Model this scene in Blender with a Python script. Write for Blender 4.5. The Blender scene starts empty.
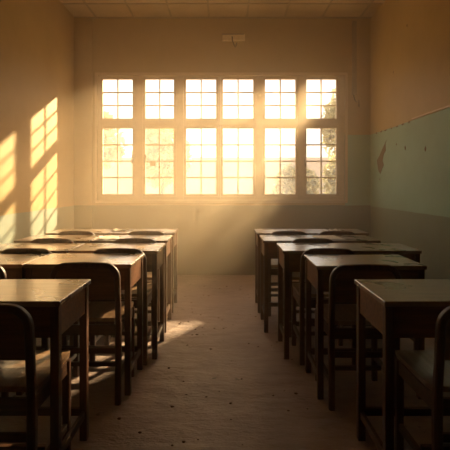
import bpy, bmesh, math, random
from mathutils import Vector, Matrix
random.seed(7)
S = bpy.context.scene
C = S.collection
PI = math.pi

# ------------------------------------------------------------------ materials
def new_mat(name):
    m = bpy.data.materials.new(name); m.use_nodes = True
    nt = m.node_tree; b = nt.nodes['Principled BSDF']
    return m, nt, b

def ramp(nt, stops):
    r = nt.nodes.new('ShaderNodeValToRGB')
    els = r.color_ramp.elements
    while len(els) < len(stops): els.new(0.5)
    for e, (p, c) in zip(els, stops):
        e.position = p; e.color = (*c, 1)
    return r

def noise(nt, scale, detail=4, vec=None, rough=0.5):
    n = nt.nodes.new('ShaderNodeTexNoise')
    n.inputs['Scale'].default_value = scale
    n.inputs['Detail'].default_value = detail
    n.inputs['Roughness'].default_value = rough
    if vec is not None: nt.links.new(vec, n.inputs['Vector'])
    return n

def geo_pos(nt):
    return nt.nodes.new('ShaderNodeNewGeometry').outputs['Position']

def mapping(nt, vec, scale):
    mp = nt.nodes.new('ShaderNodeMapping')
    mp.inputs['Scale'].default_value = scale
    nt.links.new(vec, mp.inputs['Vector'])
    return mp.outputs['Vector']

def bump(nt, b, height, strength, dist=0.01):
    n = nt.nodes.new('ShaderNodeBump')
    n.inputs['Strength'].default_value = strength
    n.inputs['Distance'].default_value = dist
    nt.links.new(height, n.inputs['Height'])
    nt.links.new(n.outputs['Normal'], b.inputs['Normal'])

def mixrgb(nt, fac, a, b, mode='MIX'):
    n = nt.nodes.new('ShaderNodeMix'); n.data_type = 'RGBA'; n.blend_type = mode
    for sock, v in ((n.inputs[0], fac), (n.inputs[6], a), (n.inputs[7], b)):
        if isinstance(v, (int, float)): sock.default_value = v
        elif isinstance(v, tuple): sock.default_value = (*v, 1)
        else: nt.links.new(v, sock)
    return n.outputs[2]

def wood(name, dark, light, rough, grain=(1.2, 22, 22), coat=0.0):
    m, nt, b = new_mat(name)
    tc = nt.nodes.new('ShaderNodeTexCoord').outputs['Object']
    v = mapping(nt, tc, grain)
    n = noise(nt, 3.0, 6, v, 0.6)
    r = ramp(nt, [(0.3, dark), (0.7, light)])
    nt.links.new(n.outputs['Fac'], r.inputs['Fac'])
    nt.links.new(r.outputs['Color'], b.inputs['Base Color'])
    n2 = noise(nt, 5, 2, tc)
    mr = nt.nodes.new('ShaderNodeMapRange')
    mr.inputs['To Min'].default_value = rough - 0.08; mr.inputs['To Max'].default_value = rough + 0.12
    nt.links.new(n2.outputs['Fac'], mr.inputs['Value'])
    nt.links.new(mr.outputs['Result'], b.inputs['Roughness'])
    bump(nt, b, n.outputs['Fac'], 0.06, 0.001)
    b.inputs['Coat Weight'].default_value = coat; b.inputs['Coat Roughness'].default_value = 0.18; b.inputs['Coat IOR'].default_value = 1.6
    return m

M = {}
M['wood'] = wood('dark_varnished_wood', (0.045, 0.014, 0.005), (0.12, 0.040, 0.014), 0.45, (22, 22, 1.2))
M['wood_h'] = wood('dark_varnished_wood_rail', (0.045, 0.017, 0.007), (0.11, 0.045, 0.018), 0.42, (1.2, 22, 22))
M['top'] = wood('worn_desktop_wood', (0.15, 0.085, 0.050), (0.26, 0.165, 0.105), 0.27, (1.2, 12, 12), 0.6)
M['seat'] = wood('worn_seat_wood', (0.20, 0.105, 0.05), (0.36, 0.22, 0.13), 0.28, (16, 1.2, 16), 0.6)
M['panel'] = wood('reddish_panel_wood', (0.085, 0.027, 0.009), (0.21, 0.075, 0.025), 0.42, (1.2, 18, 18))

def plain(name, col, rough=0.5, metal=0.0):
    m, nt, b = new_mat(name)
    n = noise(nt, 14, 3, nt.nodes.new('ShaderNodeTexCoord').outputs['Object'])
    r = ramp(nt, [(0.3, tuple(c*0.88 for c in col)), (0.7, col)])
    nt.links.new(n.outputs['Fac'], r.inputs['Fac'])
    nt.links.new(r.outputs['Color'], b.inputs['Base Color'])
    b.inputs['Roughness'].default_value = rough
    b.inputs['Metallic'].default_value = metal
    return m
M['frame'] = plain('cream_window_paint', (0.60, 0.45, 0.28), 0.5)
M['brass'] = plain('dull_brass', (0.35, 0.24, 0.12), 0.4, 0.7)
M['paper'] = plain('paper', (0.78, 0.73, 0.64), 0.7)
M['fixture'] = plain('cream_fixture', (0.88, 0.74, 0.52), 0.5)
M['black'] = plain('black_rubber', (0.03, 0.02, 0.015), 0.6)
M['conduit'] = plain('brown_conduit', (0.26, 0.18, 0.10), 0.6)
M['chip'] = plain('bare_plaster', (0.12, 0.055, 0.028), 0.9)
M['tbar'] = plain('ceiling_bar', (0.34, 0.27, 0.18), 0.6)

# painted walls: bands of real paint by height
CREAM = (0.47, 0.325, 0.135)
GREEN = (0.29, 0.45, 0.36)
DKGREEN = (0.12, 0.125, 0.075)
def wall_mat(name, bands, first, cream=CREAM):
    """bands: list of (height below which this colour is used, colour), highest first"""
    m, nt, b = new_mat(name)
    pos = geo_pos(nt)
    sep = nt.nodes.new('ShaderNodeSeparateXYZ'); nt.links.new(pos, sep.inputs[0])
    wob = noise(nt, 5, 4, pos)
    add = nt.nodes.new('ShaderNodeMath'); add.operation = 'MULTIPLY_ADD'
    nt.links.new(wob.outputs['Fac'], add.inputs[0]); add.inputs[1].default_value = 0.018
    nt.links.new(sep.outputs['Z'], add.inputs[2])
    col = cream
    for z, c in bands:
        mr = nt.nodes.new('ShaderNodeMapRange')
        mr.inputs['From Min'].default_value = z + 0.012; mr.inputs['From Max'].default_value = z + 0.004
        nt.links.new(add.outputs[0], mr.inputs['Value'])
        col = mixrgb(nt, mr.outputs['Result'], col, c)
    # grime and worn spots
    n1 = noise(nt, 1.3, 6, pos, 0.65)
    r1 = ramp(nt, [(0.3, (0.80, 0.77, 0.72)), (0.7, (1, 1, 1))])
    nt.links.new(n1.outputs['Fac'], r1.inputs['Fac'])
    col = mixrgb(nt, 1.0, col, r1.outputs['Color'], 'MULTIPLY')
    v = mapping(nt, pos, (1, 1, 0.35))
    n2 = noise(nt, 7, 5, v, 0.7)
    r2 = ramp(nt, [(0.68, (0, 0, 0)), (0.75, (1, 1, 1))])
    nt.links.new(n2.outputs['Fac'], r2.inputs['Fac'])
    sc = nt.nodes.new('ShaderNodeMath'); sc.operation = 'MULTIPLY'; sc.inputs[1].default_value = 0.35
    nt.links.new(r2.outputs['Color'], sc.inputs[0])
    col = mixrgb(nt, sc.outputs[0], col, (0.24, 0.16, 0.10))
    nt.links.new(col, b.inputs['Base Color'])
    b.inputs['Roughness'].default_value = 0.55
    b.inputs['Specular IOR Level'].default_value = 0.35
    bump(nt, b, noise(nt, 30, 5, pos).outputs['Fac'], 0.12, 0.004)
    return m
M['wall_left'] = wall_mat('left_wall_paint', [(0.93, (0.27, 0.33, 0.29))], 0)
M['wall_right'] = wall_mat('right_wall_paint', [(1.87, GREEN), (0.92, (0.20, 0.24, 0.185))], 0)
M['wall_back'] = wall_mat('back_wall_paint', [(0.93, DKGREEN)], 0)
M['wall_back_r'] = wall_mat('back_wall_paint_right', [(1.87, GREEN), (0.93, DKGREEN)], 0)

M['rear'] = wall_mat('rear_wall_paint', [(1.87, (0.10, 0.11, 0.08))], 0, (0.20, 0.12, 0.06))
# ceiling
m, nt, b = new_mat('ceiling_tile')
pos = geo_pos(nt)
n = noise(nt, 2.2, 5, pos)
r = ramp(nt, [(0.3, (0.42, 0.33, 0.22)), (0.7, (0.58, 0.47, 0.33))])
nt.links.new(n.outputs['Fac'], r.inputs['Fac']); nt.links.new(r.outputs['Color'], b.inputs['Base Color'])
b.inputs['Roughness'].default_value = 0.9
bump(nt, b, noise(nt, 80, 2, pos).outputs['Fac'], 0.2, 0.003)
M['ceiling'] = m

# floor: dusty worn concrete
m, nt, b = new_mat('dusty_concrete')
pos = geo_pos(nt)
n = noise(nt, 1.6, 8, pos, 0.65)
r = ramp(nt, [(0.28, (0.27, 0.185, 0.155)), (0.55, (0.38, 0.275, 0.235)), (0.8, (0.46, 0.35, 0.30))])
nt.links.new(n.outputs['Fac'], r.inputs['Fac'])
n2 = noise(nt, 9, 6, mapping(nt, pos, (0.6, 1.3, 1)), 0.7)
r2 = ramp(nt, [(0.3, (0.80, 0.78, 0.76)), (0.6, (1, 1, 1))])
nt.links.new(n2.outputs['Fac'], r2.inputs['Fac'])
col = mixrgb(nt, 1.0, r.outputs['Color'], r2.outputs['Color'], 'MULTIPLY')
nt.links.new(col, b.inputs['Base Color'])
b.inputs['Roughness'].default_value = 0.5
b.inputs['Specular IOR Level'].default_value = 0.5
n3 = noise(nt, 3.2, 7, mapping(nt, pos, (0.7, 1.4, 1)), 0.7)
bump(nt, b, n3.outputs['Fac'], 0.9, 0.045)
vo = noise(nt, 5.5, 3, pos, 0.8)
r3 = ramp(nt, [(0.66, (0, 0, 0)), (0.72, (1, 1, 1))])
nt.links.new(vo.outputs['Fac'], r3.inputs['Fac'])
col = mixrgb(nt, r3.outputs['Color'], col, (0.13, 0.095, 0.07))
nt.links.new(col, b.inputs['Base Color'])
M['floor'] = m

# dusty window glass: clear transmission plus dust that scatters the daylight
def glass(name, dust, col):
    m = bpy.data.materials.new(name); m.use_nodes = True
    nt = m.node_tree; nt.nodes.clear()
    out = nt.nodes.new('ShaderNodeOutputMaterial')
    tr = nt.nodes.new('ShaderNodeBsdfTransparent'); tr.inputs[0].default_value = (0.97, 0.95, 0.92, 1)
    tl = nt.nodes.new('ShaderNodeBsdfTranslucent'); tl.inputs[0].default_value = (*col, 1)
    gl = nt.nodes.new('ShaderNodeBsdfGlossy'); gl.inputs['Roughness'].default_value = 0.05
    n = noise(nt, 3.5, 5, geo_pos(nt))
    mr = nt.nodes.new('ShaderNodeMapRange')
    mr.inputs['To Min'].default_value = dust*0.75; mr.inputs['To Max'].default_value = dust*1.25
    nt.links.new(n.outputs['Fac'], mr.inputs['Value'])
    mx = nt.nodes.new('ShaderNodeMixShader')
    nt.links.new(mr.outputs['Result'], mx.inputs[0])
    nt.links.new(tr.outputs[0], mx.inputs[1]); nt.links.new(tl.outputs[0], mx.inputs[2])
    m2 = nt.nodes.new('ShaderNodeMixShader'); m2.inputs[0].default_value = 0.04
    nt.links.new(mx.outputs[0], m2.inputs[1]); nt.links.new(gl.outputs[0], m2.inputs[2])
    nt.links.new(m2.outputs[0], out.inputs['Surface'])
    return m
M['glass_up'] = glass('dusty_glass_upper', 0.05, (0.68, 0.76, 0.95))
M['glass_low'] = glass('dusty_glass_lower', 0.08, (0.68, 0.76, 0.95))

# foliage, bark, outside ground
def leafmat(name, c1, c2):
    m = bpy.data.materials.new(name); m.use_nodes = True
    nt = m.node_tree; b = nt.nodes['Principled BSDF']; out = nt.nodes['Material Output']
    n = noise(nt, 3, 3, geo_pos(nt)); r = ramp(nt, [(0.3, c1), (0.7, c2)])
    nt.links.new(n.outputs['Fac'], r.inputs['Fac']); nt.links.new(r.outputs['Color'], b.inputs['Base Color'])
    b.inputs['Roughness'].default_value = 0.5
    t = nt.nodes.new('ShaderNodeBsdfTranslucent'); nt.links.new(r.outputs['Color'], t.inputs[0])
    mx = nt.nodes.new('ShaderNodeMixShader'); mx.inputs[0].default_value = 0.5
    nt.links.new(b.outputs[0], mx.inputs[1]); nt.links.new(t.outputs[0], mx.inputs[2])
    nt.links.new(mx.outputs[0], out.inputs['Surface'])
    return m
M['leaf'] = leafmat('tree_leaves', (0.34, 0.32, 0.16), (0.60, 0.54, 0.30))
M['bark'] = plain('bark', (0.16, 0.10, 0.06), 0.9)
M['ground'] = plain('dry_ground', (0.50, 0.40, 0.26), 0.95)
M['render'] = plain('pale_render', (0.66, 0.55, 0.45), 0.9)

# ------------------------------------------------------------------ geometry helpers
def box(bm, lo, hi, bev=0.0, seg=2):
    t = bmesh.new()
    bmesh.ops.create_cube(t, size=1)
    c = [(a+b)/2 for a, b in zip(lo, hi)]; s = [abs(b-a) for a, b in zip(lo, hi)]
    for v in t.verts: v.co = Vector((v.co.x*s[0]+c[0], v.co.y*s[1]+c[1], v.co.z*s[2]+c[2]))
    if bev > 0: bmesh.ops.bevel(t, geom=t.edges[:], offset=min(bev, min(s)*0.45), segments=seg, profile=0.7, affect='EDGES')
    me = bpy.data.meshes.new('t'); t.to_mesh(me); t.free(); bm.from_mesh(me); bpy.data.meshes.remove(me)

def sweep(bm, path, w, d, nrm):
    """rectangular section (w across the path in its plane, d along nrm) swept along path"""
    nrm = Vector(nrm).normalized(); rings = []
    for i, p in enumerate(path):
        a = path[max(0, i-1)]; c = path[min(len(path)-1, i+1)]
        t = (Vector(c)-Vector(a)).normalized(); s = t.cross(nrm).normalized()
        n2 = s.cross(t).normalized()
        ch = min(w, d)*0.18; ring = []
        for u, v in ((w/2-ch, d/2), (w/2, d/2-ch), (w/2, -d/2+ch), (w/2-ch, -d/2), (-w/2+ch, -d/2), (-w/2, -d/2+ch), (-w/2, d/2-ch), (-w/2+ch, d/2)):
            ring.append(bm.verts.new(Vector(p)+s*u+n2*v))
        rings.append(ring)
    for r0, r1 in zip(rings, rings[1:]):
        for k in range(8): bm.faces.new((r0[k], r0[(k+1) % 8], r1[(k+1) % 8], r1[k]))
    bm.faces.new(rings[0][::-1]); bm.faces.new(rings[-1])

def tube(bm, path, r, n=8):
    rings = []
    for i, p in enumerate(path):
        a = path[max(0, i-1)]; c = path[min(len(path)-1, i+1)]
        t = (Vector(c)-Vector(a)).normalized()
        up = Vector((0, 0, 1)) if abs(t.z) < 0.9 else Vector((0, 1, 0))
        s = t.cross(up).normalized(); u = s.cross(t)
        rr = r[i] if isinstance(r, (list, tuple)) else r
        rings.append([bm.verts.new(Vector(p)+s*math.cos(2*PI*k/n)*rr+u*math.sin(2*PI*k/n)*rr) for k in range(n)])
    for r0, r1 in zip(rings, rings[1:]):
        for k in range(n): bm.faces.new((r0[k], r0[(k+1) % n], r1[(k+1) % n], r1[k]))
    bm.faces.new(rings[0][::-1]); bm.faces.new(rings[-1])

def extrude_poly(bm, pts, off):
    """pts list of 3D points, off = vector thickness"""
    a = [bm.verts.new(p) for p in pts]; b2 = [bm.verts.new(Vector(p)+Vector(off)) for p in pts]
    bm.faces.new(a); bm.faces.new(b2[::-1])
    n = len(pts)
    for i in range(n): bm.faces.new((a[i], b2[i], b2[(i+1) % n], a[(i+1) % n]))

def link(name, bm, mat, parent=None, smooth=False):
    bmesh.ops.recalc_face_normals(bm, faces=bm.faces[:])
    me = bpy.data.meshes.new(name); bm.to_mesh(me); bm.free()
    me.materials.append(mat)
    if smooth:
        for p in me.polygons: p.use_smooth = True
    o = bpy.data.objects.new(name, me); C.objects.link(o)
    if parent: o.parent = parent
    return o

def bx(name, lo, hi, mat, parent=None, bev=0.0):
    bm = bmesh.new(); box(bm, lo, hi, bev); return link(name, bm, mat, parent)

def empty(name, loc=(0, 0, 0), rz=0.0):
    o = bpy.data.objects.new(name, None); C.objects.link(o)
    o.location = loc; o.rotation_euler = (0, 0, rz); o.empty_display_size = 0.1
    return o

def tag(o, label=None, cat=None, group=None, kind=None):
    if label: o['label'] = label
    if cat: o['category'] = cat
    if group: o['group'] = group
    if kind: o['kind'] = kind
    return o

def struct(o, label=None): return tag(o, label, 'room part', None, 'structure')

def copy_tree(o, parent=None):
    c = o.copy(); C.objects.link(c)
    if parent: c.parent = parent
    for ch in list(o.children): copy_tree(ch, c)
    return c

# ------------------------------------------------------------------ room
XL, XR, YB, YN, H = -2.0, 1.94, 6.13, -1.6, 3.43
F = 460.0
WX0, WX1, WZ0, WZ1 = -1.70, 1.60, 1.00, 2.66      # window opening
T = 0.16
o = bx('floor', (XL-T, YN-T, -0.1), (XR+T, YB+T, 0), M['floor']); struct(o, 'dusty brown worn concrete classroom floor')
# ceiling: slab with raised tile grid
cl = bx('ceiling', (XL-T, YN-T, H), (XR+T, YB+T, H+0.1), M['ceiling']); struct(cl, 'dull beige tiled classroom ceiling')
bm = bmesh.new()
x = 0.29-2.0-0.25*0
while x < XR:
    if x > XL: box(bm, (x-0.012, YN, H-0.008), (x+0.012, YB, H+0.01))
    x += 0.5
y = YB-0.48
while y > YN:
    box(bm, (XL, y-0.012, H-0.0075), (XR, y+0.012, H+0.01)); y -= 0.5
box(bm, (XL, YB-0.03, H-0.012), (XR, YB, H+0.01))
link('grid_bars', bm, M['tbar'], cl)
o = bx('wall_left', (XL-T, YN-T, 0), (XL, YB+T, H), M['wall_left']); struct(o, 'cream plaster left wall above a grey-green band')
wr = bx('wall_right', (XR, YN-T, 0), (XR+T, YB+T, H), M['wall_right']); struct(wr, 'cream right wall with a wide pale green painted band')
bm = bmesh.new()
for lo, hi in (((XL, YB, 0), (WX1, YB+T, WZ0)), ((XL, YB, WZ1), (WX1, YB+T, H)), ((XL, YB, WZ0), (WX0, YB+T, WZ1))):
    box(bm, lo, hi)
wb = link('wall_back', bm, M['wall_back']); struct(wb, 'cream window wall above a dark olive painted band')
bm = bmesh.new(); box(bm, (WX1, YB, 0), (XR, YB+T, H))
link('wall_panel', bm, M['wall_back_r'], wb)
o = bx('wall_rear', (XL, YN-T, 0), (XR, YN, H), M['rear']); struct(o, 'dark brown rear wall behind the viewer')
o = bx('trim_1', (XL, YB-0.035, 0), (-1.765, YB, H-0.013), M['wall_back'], None, 0.004); struct(o, 'shallow plaster pilaster in the left corner of the window wall')
# raised edge of the right painted band, near part
bm = bmesh.new(); box(bm, (XR-0.014, YN, 1.872), (XR, 4.75, 1.888), 0.003)
tr = link('trim_2', bm, M['frame']); struct(tr, 'thin raised cream strip along the top of the green band')
# worn flakes along the band further back
bm = bmesh.new()
for k in range(7):
    y0 = 4.8+k*0.17+random.uniform(0, 0.05); l = random.uniform(0.04, 0.12)
    extrude_poly(bm, [(XR, y0, 1.862), (XR, y0+l*0.5, 1.868+random.uniform(0, .01)), (XR, y0+l, 1.862), (XR, y0+l*0.6, 1.850)], (-0.003, 0, 0))
link('paint_flakes', bm, M['chip'], wr)
# long peeled patch
bm = bmesh.new()
pts = [(5.58, 1.74), (5.60, 1.70), (5.595, 1.62), (5.635, 1.57), (5.65, 1.50), (5.63, 1.45), (5.655, 1.40), (5.69, 1.34),
       (5.72, 1.38), (5.735, 1.45), (5.75, 1.51), (5.715, 1.55), (5.68, 1.60), (5.64, 1.66)]
extrude_poly(bm, [(XR, 5.64+(a-5.64)*2.1, b_) for a, b_ in pts], (-0.004, 0, 0))
link('peeled_patch', bm, M['chip'], wr)
bm = bmesh.new()
for (a, b_, s) in ((5.2, 1.66, .012), (4.95, 1.60, .02), (4.45, 1.55, .02), (5.76, 1.27, .014), (5.3, 2.5, .012), (4.9, 2.9, .014)):
    extrude_poly(bm, [(XR, a+s*math.cos(t)*random.uniform(.6, 1), b_+1.4*s*math.sin(t)*random.uniform(.6, 1)) for t in [i*PI/4 for i in range(8)]], (-0.003, 0, 0))
link('chips', bm, M['chip'], wr)

# window surround: outer frame, mullions, transom, sill
PX = [(102, 132), (145, 173.5), (186, 216), (223, 253.5), (265.5, 296), (307, 337)]
Z = lambda y: 1.2+(185-y)/75.0
X = lambda x: (x-225)/75.0
GZ = [(Z(118), Z(78.5)), (Z(194), Z(128))]
FY0, FY1 = YB+0.03, YB+0.10
bm = bmesh.new()
SW = 0.035    # sash stile
xs = [(X(a)-SW, X(b)+SW) for a, b in PX]
edges = [WX0]+[v for p in xs for v in p]+[WX1]
for i in range(0, len(edges), 2):
    box(bm, (edges[i], FY0-0.0, WZ0+0.0), (edges[i+1], FY1, WZ1), 0.004)
for p in xs:
    box(bm, (p[0], FY0+0.004, GZ[0][1]+SW), (p[1], FY1-0.004, WZ1))
    box(bm, (p[0], FY0+0.004, GZ[1][1]+SW), (p[1], FY1-0.004, GZ[0][0]-SW))
    box(bm, (p[0], FY0+0.004, WZ0), (p[1], FY1-0.004, GZ[1][0]-SW))
fr = link('trim_3', bm, M['frame']); struct(fr, 'cream painted window surround with posts and transom')
bm = bmesh.new()
box(bm, (WX0-0.03, YB-0.022, WZ0-0.04), (WX1+0.03, YB+0.03, WZ0+0.0), 0.006)
box(bm, (WX0-0.03, YB-0.018, WZ1), (WX1+0.03, YB+0.03, WZ1+0.035), 0.005)
box(bm, (WX0-0.032, YB-0.018, WZ0), (WX0, YB+0.03, WZ1), 0.005)
box(bm, (WX1, YB-0.018, WZ0), (WX1+0.032, YB+0.03, WZ1), 0.005)
o = link('trim_4', bm, M['frame']); struct(o, 'cream casing and sill around the wide window opening')

names = ['leftmost window with a dark latch', 'second window from the left with a hanging latch box', 'third window from the left',
         'fourth window from the left', 'fifth window from the left', 'rightmost window with foliage behind']
for i, (a, b_) in enumerate(PX):
    w = empty('window_%d' % (i+1), (X((a+b_)/2), YB+0.065, WZ0)); struct(w, 'cream small-paned '+names[i])
    hw = (X(b_)-X(a))/2
    for j, (z0, z1) in enumerate(GZ):
        z0 -= WZ0; z1 -= WZ0
        bm = bmesh.new()
        y0, y1 = -0.028, 0.022
        box(bm, (-hw-SW+.001, y0, z0-SW+.001), (-hw, y1, z1+SW-.001), 0.004); box(bm, (hw, y0, z0-SW+.001), (hw+SW-.001, y1, z1+SW-.001), 0.004)
        box(bm, (-hw, y0+.002, z0-SW+.001), (hw, y1, z0), 0.003); box(bm, (-hw, y0+.002, z1), (hw, y1, z1+SW-.001), 0.003)
        sf = link('sash', bm, M['frame'], w)
        bm = bmesh.new(); mw = 0.0085
        box(bm, (-mw, -0.014, z0), (mw, 0.012, z1))
        nrow = 3 if j == 0 else 4
        for k in range(1, nrow):
            zz = z0+(z1-z0)*k/nrow
            box(bm, (-hw, -0.012, zz-mw), (hw, 0.010, zz+mw))
        link('glazing_bars', bm, M['frame'], sf)
        bm = bmesh.new()
        vs = [bm.verts.new(p) for p in ((-hw, 0.0, z0), (hw, 0.0, z0), (hw, 0.0, z1), (-hw, 0.0, z1))]
        bm.faces.new(vs)
        link('pane', bm, M['glass_up'] if j == 0 else M['glass_low'], sf)
# handles and the latch box: (window index, x pixel, y pixel)
wins = [x_ for x_ in C.objects if x_.name.startswith('window_')]
def handle(wi, px, py, l=0.10):
    w = wins[wi]; x0 = X(px)-w.location.x; z0 = Z(py)-WZ0
    bm = bmesh.new()
    box(bm, (x0-0.012, -0.052, z0-l*0.5), (x0+0.012, -0.034, z0+l*0.5), 0.004)
    box(bm, (x0-0.008, -0.075, z0-0.02), (x0+0.008, -0.048, z0), 0.003)
    box(bm, (x0-0.009, -0.082, z0-0.075), (x0+0.009, -0.070, z0+0.005), 0.004)
    link('handle', bm, M['brass'], w)
handle(0, 132.4, 158); handle(1, 145.2, 158); handle(3, 222, 160, .07); handle(5, 305.5, 162)
bx('latch_box', (X(150)-wins[1].location.x, -0.055, Z(166)-WZ0), (X(155.5)-wins[1].location.x, -0.02, Z(161)-WZ0), M['brass'], wins[1], 0.003)

# ------------------------------------------------------------------ fixtures on the window wall
fx = empty('wall_fixture', (0.115, YB, 3.15)); tag(fx, 'small cream box fitting with a dangling hook, high above the window', 'wall fitting')
bx('body', (-0.15, -0.075, -0.038), (0.10, 0, 0.030), M['fixture'], fx, 0.008)
bx('end_block', (0.103, -0.07, -0.034), (0.148, 0, 0.040), M['fixture'], fx, 0.006)
bx('cap_strip', (-0.155, -0.08, 0.0305), (0.135, 0, 0.046), M['conduit'], fx, 0.004)
bm = bmesh.new(); tube(bm, [(-0.02, -0.085, -0.0), (-0.018, -0.092, -0.05), (0.0, -0.095, -0.10), (0.02, -0.095, -0.14), (0.032, -0.095, -0.12), (0.038, -0.092, -0.08)], 0.008)
link('hook', bm, M['black'], fx, True)
cd = empty('wall_conduit', (1.72, YB, 2.4)); tag(cd, 'dark vertical cable conduit on the wall right of the window', 'conduit')
bm = bmesh.new(); box(bm, (-0.028, -0.03, 0), (0.028, 0, 0.98), 0.005); link('channel', bm, M['conduit'], cd)
bm = bmesh.new(); tube(bm, [(-0.01, -0.015, 0.0), (0.0, -0.02, -0.06), (0.03, -0.02, -0.10), (0.06, -0.015, -0.07), (0.062, -0.012, -0.16)], 0.006); link('cable_end', bm, M['black'], cd, True)

# ------------------------------------------------------------------ chair
def make_chair():
    r = empty('school_chair')
    W = 0.38; hw = W/2; s = 0.032
    yb = -0.185; yf = 0.175; hs = 0.435
    lean = lambda z: yb-0.035*max(0, (z-0.42)/0.36)
    for sx in (-1, 1):
        bm = bmesh.new(); x0 = sx*(hw-s/2)
        sweep(bm, [(x0, yb-0.012, 0), (x0, yb, 0.30), (x0, yb, 0.445)], s, 0.034, (0, 1, 0)); link('leg', bm, M['wood'], r)
        bm = bmesh.new(); sweep(bm, [(x0, yf, 0), (x0, yf, hs-0.001)], s, s, (0, 1, 0)); link('leg', bm, M['wood'], r)
    # bent hoop that continues the rear legs
    path = []; R = 0.07; zt = 0.78-0.016; xe = hw-s/2
    for z in (0.446, 0.55, 0.64, zt-R): path.append((-xe, lean(z), z))
    for k in range(1, 8):
        a = PI-k*PI/16; path.append((-xe+R+R*math.cos(a), lean(zt-R+R*math.sin(a)), zt-R+R*math.sin(a)))
    path.append((-xe+R, lean(zt), zt)); path.append((0, lean(zt)-0.006, zt+0.004))
    path += [(-p[0], p[1], p[2]) for p in reversed(path[:-1])]
    bm = bmesh.new(); sweep(bm, path, 0.030, 0.030, (0, 1, 0)); hoop = link('back_frame', bm, M['wood'], r)
    # backrest board inside hoop
    outline = []; xi = xe-0.010; zi = zt-0.008; z0 = 0.575; Ri = R-0.004
    outline.append((-xi, z0)); outline.append((-xi, zi-Ri))
    for k in range(1, 7):
        a = PI-k*PI/14; outline.append((-xi+Ri+Ri*math.cos(a), zi-Ri+Ri*math.sin(a)))
    outline.append((-xi+Ri, zi)); outline += [(-a, b2) for a, b2 in reversed(outline)]
    bm = bmesh.new(); extrude_poly(bm, [(a, lean(b2)-0.006, b2) for a, b2 in outline], (0, 0.013, 0)); link('backrest', bm, M['panel'], r)
    # seat, saddled
    bm = bmesh.new(); nx, ny = 10, 8; grid = []
    for j in range(ny+1):
        row = []
        for i in range(nx+1):
            u = i/nx*2-1; v = j/ny*2-1
            w_ = 0.186 - (0.012 if v > 0.9 else 0) - (0.01 if v < -0.9 else 0)
            row.append((u*w_, -0.160+(v+1)/2*0.385, 0.462-0.010*(1-u*u)*(1-v*v)-(0.006 if v > 0.95 else 0)))
        grid.append(row)
    top = [[bm.verts.new(p) for p in row] for row in grid]
    bot = [[bm.verts.new((p[0]*0.99, p[1], 0.441)) for p in row] for row in grid]
    for j in range(ny):
        for i in range(nx):
            bm.faces.new((top[j][i], top[j][i+1], top[j+1][i+1], top[j+1][i])); bm.faces.new((bot[j][i], bot[j+1][i], bot[j+1][i+1], bot[j][i+1]))
    for i in range(nx):
        bm.faces.new((top[0][i], bot[0][i], bot[0][i+1], top[0][i+1])); bm.faces.new((top[ny][i], top[ny][i+1], bot[ny][i+1], bot[ny][i]))
    for j in range(ny):
        bm.faces.new((top[j][0], top[j+1][0], bot[j+1][0], bot[j][0])); bm.faces.new((top[j][nx], bot[j][nx], bot[j+1][nx], top[j+1][nx]))
    link('seat', bm, M['seat'], r)
    i0 = hw-s+0.001
    bm = bmesh.new()
    box(bm, (-i0, yb-0.009, 0.375), (i0, yb+0.009, 0.432), 0.003); box(bm, (-i0, yf-0.009, 0.375), (i0, yf+0.009, 0.432), 0.003)
    for sx in (-1, 1): box(bm, (sx*(hw-s/2)-0.009, yb+0.016, 0.375), (sx*(hw-s/2)+0.009, yf-0.014, 0.432), 0.003)
    link('seat_rail', bm, M['wood_h'], r)
    def st(lo, hi): bx('stretcher', lo, hi, M['wood_h'], r, 0.003)
    st((-i0, yb-0.009, 0.275), (i0, yb+0.009, 0.305))
    for sx in (-1, 1): st((sx*(hw-s/2)-0.009, yb+0.014, 0.13), (sx*(hw-s/2)+0.009, yf-0.014, 0.16))
    st((-i0+0.006, -0.012, 0.133), (i0-0.006, 0.010, 0.157))
    return r

# ------------------------------------------------------------------ desk
def make_desk(W, D=0.42):
    r = empty('school_desk'); s = 0.034
    hx, hy = W/2, D/2
    bm = bmesh.new(); box(bm, (-hx, -hy, 0.728), (hx, hy, 0.75), 0.006, 3); link('desktop', bm, M['top'], r)
    lx, ly = hx-0.008-s/2, hy-0.012-s/2
    for sx in (-1, 1):
        for sy in (-1, 1):
            bm = bmesh.new(); box(bm, (sx*lx-s/2, sy*ly-s/2, 0), (sx*lx+s/2, sy*ly+s/2, 0.727), 0.003); link('leg', bm, M['wood'], r)
    a = lx-s/2+0.001; c = ly-s/2+0.001
    for sx in (-1, 1):
        bx('side_panel', (sx*lx-0.010, -c, 0.60), (sx*lx+0.012*0+0.010, c, 0.727), M['panel'], r, 0.002)
        bx('side_rail', (sx*lx-0.008, -c, 0.105), (sx*lx+0.008, c, 0.140), M['wood_h'], r, 0.003)
    bx('front_panel', (-a, -ly-0.006, 0.60), (a, -ly+0.010, 0.727), M['panel'], r, 0.002)
    bx('rear_panel', (-a, ly-0.010, 0.60), (a, ly+0.010, 0.727), M['panel'], r, 0.002)
    bx('book_shelf', (-a, -c+0.004, 0.601), (a, c-0.004, 0.612), M['wood_h'], r)
    bx('foot_rail', (-a, ly-0.011, 0.115), (a, ly+0.011, 0.15), M['wood_h'], r, 0.003)
    return r

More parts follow.
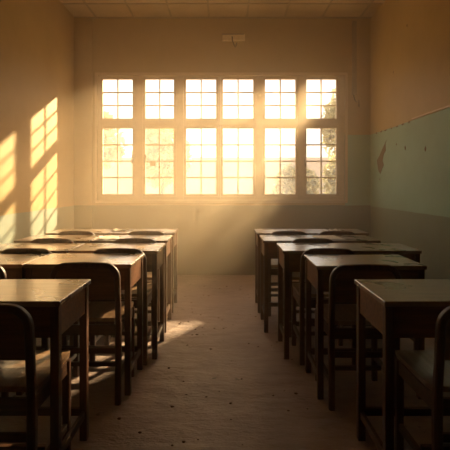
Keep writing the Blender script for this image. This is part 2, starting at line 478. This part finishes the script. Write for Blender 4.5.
chair0 = make_chair(); used_c = [False]
desks0 = {}
def put_chair(xc, ystile, label, rz=0.0, group='school chairs'):
    o = chair0
    if used_c[0]: o = copy_tree(chair0)
    used_c[0] = True
    o.location = (xc, ystile+0.185, 0); o.rotation_euler = (0, 0, math.radians(rz)); tag(o, label, 'chair', group)
    return o
def put_desk(x0, x1, yb, label, rz=0.0, group='school desks'):
    W = round(x1-x0, 3)
    if W not in desks0: desks0[W] = make_desk(W); o = desks0[W]
    else: o = copy_tree(desks0[W])
    o.location = ((x0+x1)/2, yb-0.21, 0); o.rotation_euler = (0, 0, math.radians(rz)); tag(o, label, 'desk', group)
    return o

# left block, near to far (outer = wall side)
put_desk(-1.255, -0.64, 2.20, 'nearest left desk, dark wood top cut by the left picture edge')
put_desk(-1.145, -0.53, 3.03, 'left second-row desk beside the aisle, its left corner sunlit', -0.4)
put_desk(-1.765, -1.15, 3.03, 'left second-row desk at the left picture edge, beyond the nearest desk')
put_desk(-1.075, -0.46, 3.57, 'left third-row desk beside the aisle')
put_desk(-1.70, -1.085, 3.57, 'left third-row desk nearer the left wall, sunlit top')
put_desk(-1.085, -0.47, 4.14, 'left fourth-row desk beside the aisle', 0.3)
put_desk(-1.71, -1.095, 4.14, 'left fourth-row desk nearer the left wall')
put_desk(-1.075, -0.48, 4.72, 'farthest left desk beside the aisle, below the windows')
put_desk(-1.68, -1.085, 4.72, 'farthest left desk in the corner by the left wall')
put_chair(-0.68-0.19, 1.66, 'nearest left chair with orange sunlight on its seat', 0)
put_chair(-0.57-0.19, 2.53, 'left second-row chair with rounded back beside the aisle', 0)
put_chair(-1.13-0.19-0.06, 2.53, 'left second-row chair at the left picture edge, only its back corner showing', 0)
put_chair(-0.52-0.19, 3.085, 'left third-row chair beside the aisle')
put_chair(-1.13-0.19, 3.085, 'left third-row chair nearer the left wall, dark back over a sunlit desk')
put_chair(-0.52-0.19, 3.65, 'left fourth-row chair beside the aisle')
put_chair(-1.17-0.19, 3.65, 'left fourth-row chair nearer the left wall')
put_chair(-0.53-0.19, 4.23, 'farthest left chair beside the aisle')
put_chair(-1.17-0.19, 4.23, 'farthest left chair nearer the left wall')
# right block
put_desk(0.617, 1.232, 2.20, 'nearest right desk, bare brown top cut by the right picture edge')
put_desk(0.51, 1.125, 2.98, 'right second-row desk with a white window glare on its top')
put_desk(0.40, 1.35, 3.57, 'wide right third-row desk')
put_desk(0.31, 1.26, 4.14, 'wide right fourth-row desk with a loose paper on it')
put_desk(0.30, 1.25+0.1, 4.72, 'farthest wide right desk, below the windows')
put_chair(0.75+0.19, 1.66, 'nearest right chair, its rounded back at the right picture edge')
put_chair(0.555+0.19, 2.47, 'right second-row chair pushed under its desk')
put_chair(0.50+0.19, 3.085, 'right third-row chair beside the aisle')
put_chair(0.50+0.19, 3.65, 'right fourth-row chair beside the aisle')
put_chair(0.97+0.05, 4.225, 'farthest right chair nearer the right wall')
put_chair(0.39+0.19, 4.225, 'farthest right chair beside the aisle')

# papers
def sheet(name, loc, w, d, rz, label, amp=0.006, fold=0):
    bm = bmesh.new(); n = 8; rnd = random.Random(int(loc[0]*1000)+5); g = []
    ph = rnd.uniform(0, 6)
    for j in range(n+1):
        row = []
        for i in range(n+1):
            u = i/n-.5; v = j/n-.5
            z = amp*(1+math.sin(9*u+ph)*math.cos(7*v+ph*2))+rnd.uniform(0, amp*0.3)
            row.append(bm.verts.new((u*w+rnd.uniform(-1, 1)*fold, v*d+rnd.uniform(-1, 1)*fold, z)))
        g.append(row)
    for j in range(n):
        for i in range(n): bm.faces.new((g[j][i], g[j][i+1], g[j+1][i+1], g[j+1][i]))
    o = link(name, bm, M['paper']); o.location = loc; o.rotation_euler = (0, 0, math.radians(rz))
    sm = o.modifiers.new('s', 'SOLIDIFY'); sm.thickness = 0.001; sm.offset = 1
    tag(o, label, 'paper'); return o
sheet('paper_sheet', (0.88, 3.92, 0.7502), 0.20, 0.28, 8, 'loose paper sheet on the wide right fourth-row desk', 0.003)
sheet('crumpled_paper', (1.06, 4.46, 0.7502), 0.10, 0.09, 20, 'small crumpled paper on the farthest right desk', 0.011, 0.004)
sheet('crumpled_paper', (-1.13+0.10, 4.50, 0.7502), 0.17, 0.10, -12, 'crumpled papers on the farthest left desk', 0.009, 0.003)
sheet('paper_sheet', (-0.98, 3.90, 0.7502), 0.16, 0.22, 15, 'creased paper on the left fourth-row desk', 0.004)

# little bits of grit lying in the aisle
bm = bmesh.new()
for k in range(90):
    a = random.uniform(-0.55, 0.6); c = random.uniform(1.6, 5.6); s = random.uniform(0.003, 0.010)
    t = bmesh.new(); bmesh.ops.create_icosphere(t, subdivisions=1, radius=s)
    for v in t.verts: v.co = Vector((v.co.x*random.uniform(.7, 1.6)+a, v.co.y*random.uniform(.7, 1.3)+c, max(0, v.co.z*0.5+s*0.3)))
    me = bpy.data.meshes.new('t'); t.to_mesh(me); t.free(); bm.from_mesh(me); bpy.data.meshes.remove(me)
o = link('floor_grit', bm, M['chip']); tag(o, 'scattered grit on the dusty aisle floor', 'grit', kind='stuff')

# ------------------------------------------------------------------ outside
o = bx('ground_outside', (-30, YB+T, -0.4), (34, 60, -0.3), M['ground']); tag(o, 'dry pale ground outside the windows', 'ground', kind='structure')
def tree(loc, crown, rx, ry, rz_, n, label, leaf=0.10, seed=1, th=0.09):
    rnd = random.Random(seed)
    r = empty('tree', loc)
    cx, cz = crown
    bm = bmesh.new()
    tube(bm, [(0, 0, 0), (0.03, 0, cz*0.4), (cx*0.7, 0, cz*0.75), (cx, 0, cz+rz_*0.3)], [th, th*0.8, th*0.6, th*0.3])
    for k in range(7):
        a = rnd.uniform(0, 2*PI); tip = (cx+math.cos(a)*rx*0.7, math.sin(a)*ry*0.7, cz+rnd.uniform(-.3, .7)*rz_)
        tube(bm, [(cx*0.6, 0, cz*0.66), ((cx*0.6+tip[0])/2, tip[1]/2, (cz*0.7+tip[2])/2+0.1), tip], [th*0.4, th*0.3, th*0.12], 6)
    link('trunk', bm, M['bark'], r, True)
    bm = bmesh.new()
    cl_ = [(rnd.gauss(0, .45), rnd.gauss(0, .45), rnd.gauss(0, .45)) for _ in range(26)]
    for k in range(n):
        c = cl_[k % len(cl_)]
        while True:
            p = Vector((rnd.gauss(c[0], .26), rnd.gauss(c[1], .26), rnd.gauss(c[2], .26)))
            if p.length < 1: break
            c = (0, 0, 0)
        q = Vector((cx+p.x*rx, p.y*ry, cz+p.z*rz_))
        e1 = Vector((rnd.gauss(0, 1), rnd.gauss(0, 1), rnd.gauss(0, 1))).normalized()
        e2 = e1.orthogonal().normalized(); s = leaf*rnd.uniform(.6, 1.3); nn = e1.cross(e2)*s*0.12
        bm.faces.new([bm.verts.new(v) for v in (q-e1*s, q+e2*s*.45+nn, q+e1*s, q-e2*s*.45+nn)])
    link('foliage', bm, M['leaf'], r)
    tag(r, label, 'tree', 'trees outside the windows')
    return r
G = -0.3
tree((4.25, 11.1, G), (-0.33, 4.3), 0.45, 0.5, 0.78, 7500, 'unseen leafy tree added outside to block sun from the rightmost window', 0.10, 3)  # added out of view, crown shaped to shade the rightmost window's lower panes
tree((-6.2, 20, G), (0, 3.3), 1.9, 1.2, 1.6, 5000, 'round pale tree seen through the two leftmost windows', 0.2, 4, 0.15)
tree((-3.0, 22, G), (0, 2.9), 1.4, 1.0, 1.5, 4000, 'low hazy tree seen through the second window', 0.2, 5, 0.13)
tree((5.2, 20, G), (0, 4.0), 1.0, 1.0, 1.9, 4000, 'tall hazy tree seen through the rightmost window', 0.18, 6, 0.13)
tree((2.4, 15.5, G), (0, 1.4), 0.8, 0.7, 0.8, 3000, 'low bush behind the fifth window', 0.12, 8, 0.06)
tree((3.35, 13, G), (0, 1.6), 0.6, 0.6, 0.9, 3000, 'low bush behind the rightmost window', 0.12, 9, 0.06)
o = bx('boundary_wall', (-26, 30, G), (24, 30.3, 3.0), M['render']); tag(o, 'long pale boundary wall far outside the windows', 'wall', kind='structure')

# ------------------------------------------------------------------ haze in the room
m = bpy.data.materials.new('dusty_air'); m.use_nodes = True
nt = m.node_tree; nt.nodes.clear()
out = nt.nodes.new('ShaderNodeOutputMaterial'); vs = nt.nodes.new('ShaderNodeVolumeScatter')
vs.inputs['Color'].default_value = (1.0, 0.82, 0.60, 1); vs.inputs['Density'].default_value = 0.10
vs.inputs['Anisotropy'].default_value = 0.6
sp = nt.nodes.new('ShaderNodeSeparateXYZ'); nt.links.new(geo_pos(nt), sp.inputs[0])
mr = nt.nodes.new('ShaderNodeMapRange'); mr.interpolation_type = 'SMOOTHSTEP'   # dust hangs thickest towards the windows
for k_, v_ in (('From Min', 2.0), ('From Max', 5.9), ('To Min', 0.008), ('To Max', 0.175)): mr.inputs[k_].default_value = v_
nt.links.new(sp.outputs['Y'], mr.inputs['Value'])
nt.links.new(mr.outputs['Result'], vs.inputs['Density'])
nt.links.new(vs.outputs[0], out.inputs['Volume'])
hz = bx('haze', (XL+0.002, YN+0.002, 0.002), (XR-0.002, YB-0.002, H-0.013), m)
tag(hz, 'warm dusty haze filling the classroom air', 'haze', kind='stuff')

# ------------------------------------------------------------------ light
sd = bpy.data.lights.new('sun', 'SUN'); so = bpy.data.objects.new('sun', sd); C.objects.link(so)
sd.energy = 22.0; sd.color = (1.0, 0.70, 0.35); sd.angle = math.radians(1.5)
d = Vector((-1, -1.93, -0.97)).normalized()
so.rotation_euler = d.to_track_quat('-Z', 'Y').to_euler(); so.location = (6, 15, 9)

w = bpy.data.worlds.new('sky'); S.world = w; w.use_nodes = True
nt = w.node_tree; nt.nodes.clear()
out = nt.nodes.new('ShaderNodeOutputWorld'); bg = nt.nodes.new('ShaderNodeBackground')
tc = nt.nodes.new('ShaderNodeTexCoord'); sp = nt.nodes.new('ShaderNodeSeparateXYZ')
nt.links.new(tc.outputs['Generated'], sp.inputs[0])
r = ramp(nt, [(0.0, (1.0, 0.80, 0.58)), (0.12, (1.0, 0.86, 0.70)), (0.5, (0.75, 0.66, 0.56))])
nt.links.new(sp.outputs['Z'], r.inputs['Fac']); nt.links.new(r.outputs['Color'], bg.inputs['Color'])
bg.inputs['Strength'].default_value = 1.9
nt.links.new(bg.outputs[0], out.inputs['Surface'])

# ------------------------------------------------------------------ camera
cam = bpy.data.cameras.new('camera'); co = bpy.data.objects.new('camera', cam); C.objects.link(co)
co.location = (0, 0, 1.2); co.rotation_euler = (PI/2, 0, 0)
cam.sensor_width = 36; cam.lens = F/450*36; cam.shift_y = -40/450; cam.clip_start = 0.05
S.camera = co
S.view_settings.view_transform = 'Standard'; S.view_settings.look = 'None'
S.view_settings.exposure = 0.6; S.view_settings.gamma = 1; S.view_settings.use_curve_mapping = False
try:
    S.cycles.max_bounces = 10; S.cycles.diffuse_bounces = 6; S.cycles.volume_bounces = 2; S.cycles.transparent_max_bounces = 12
except Exception: pass
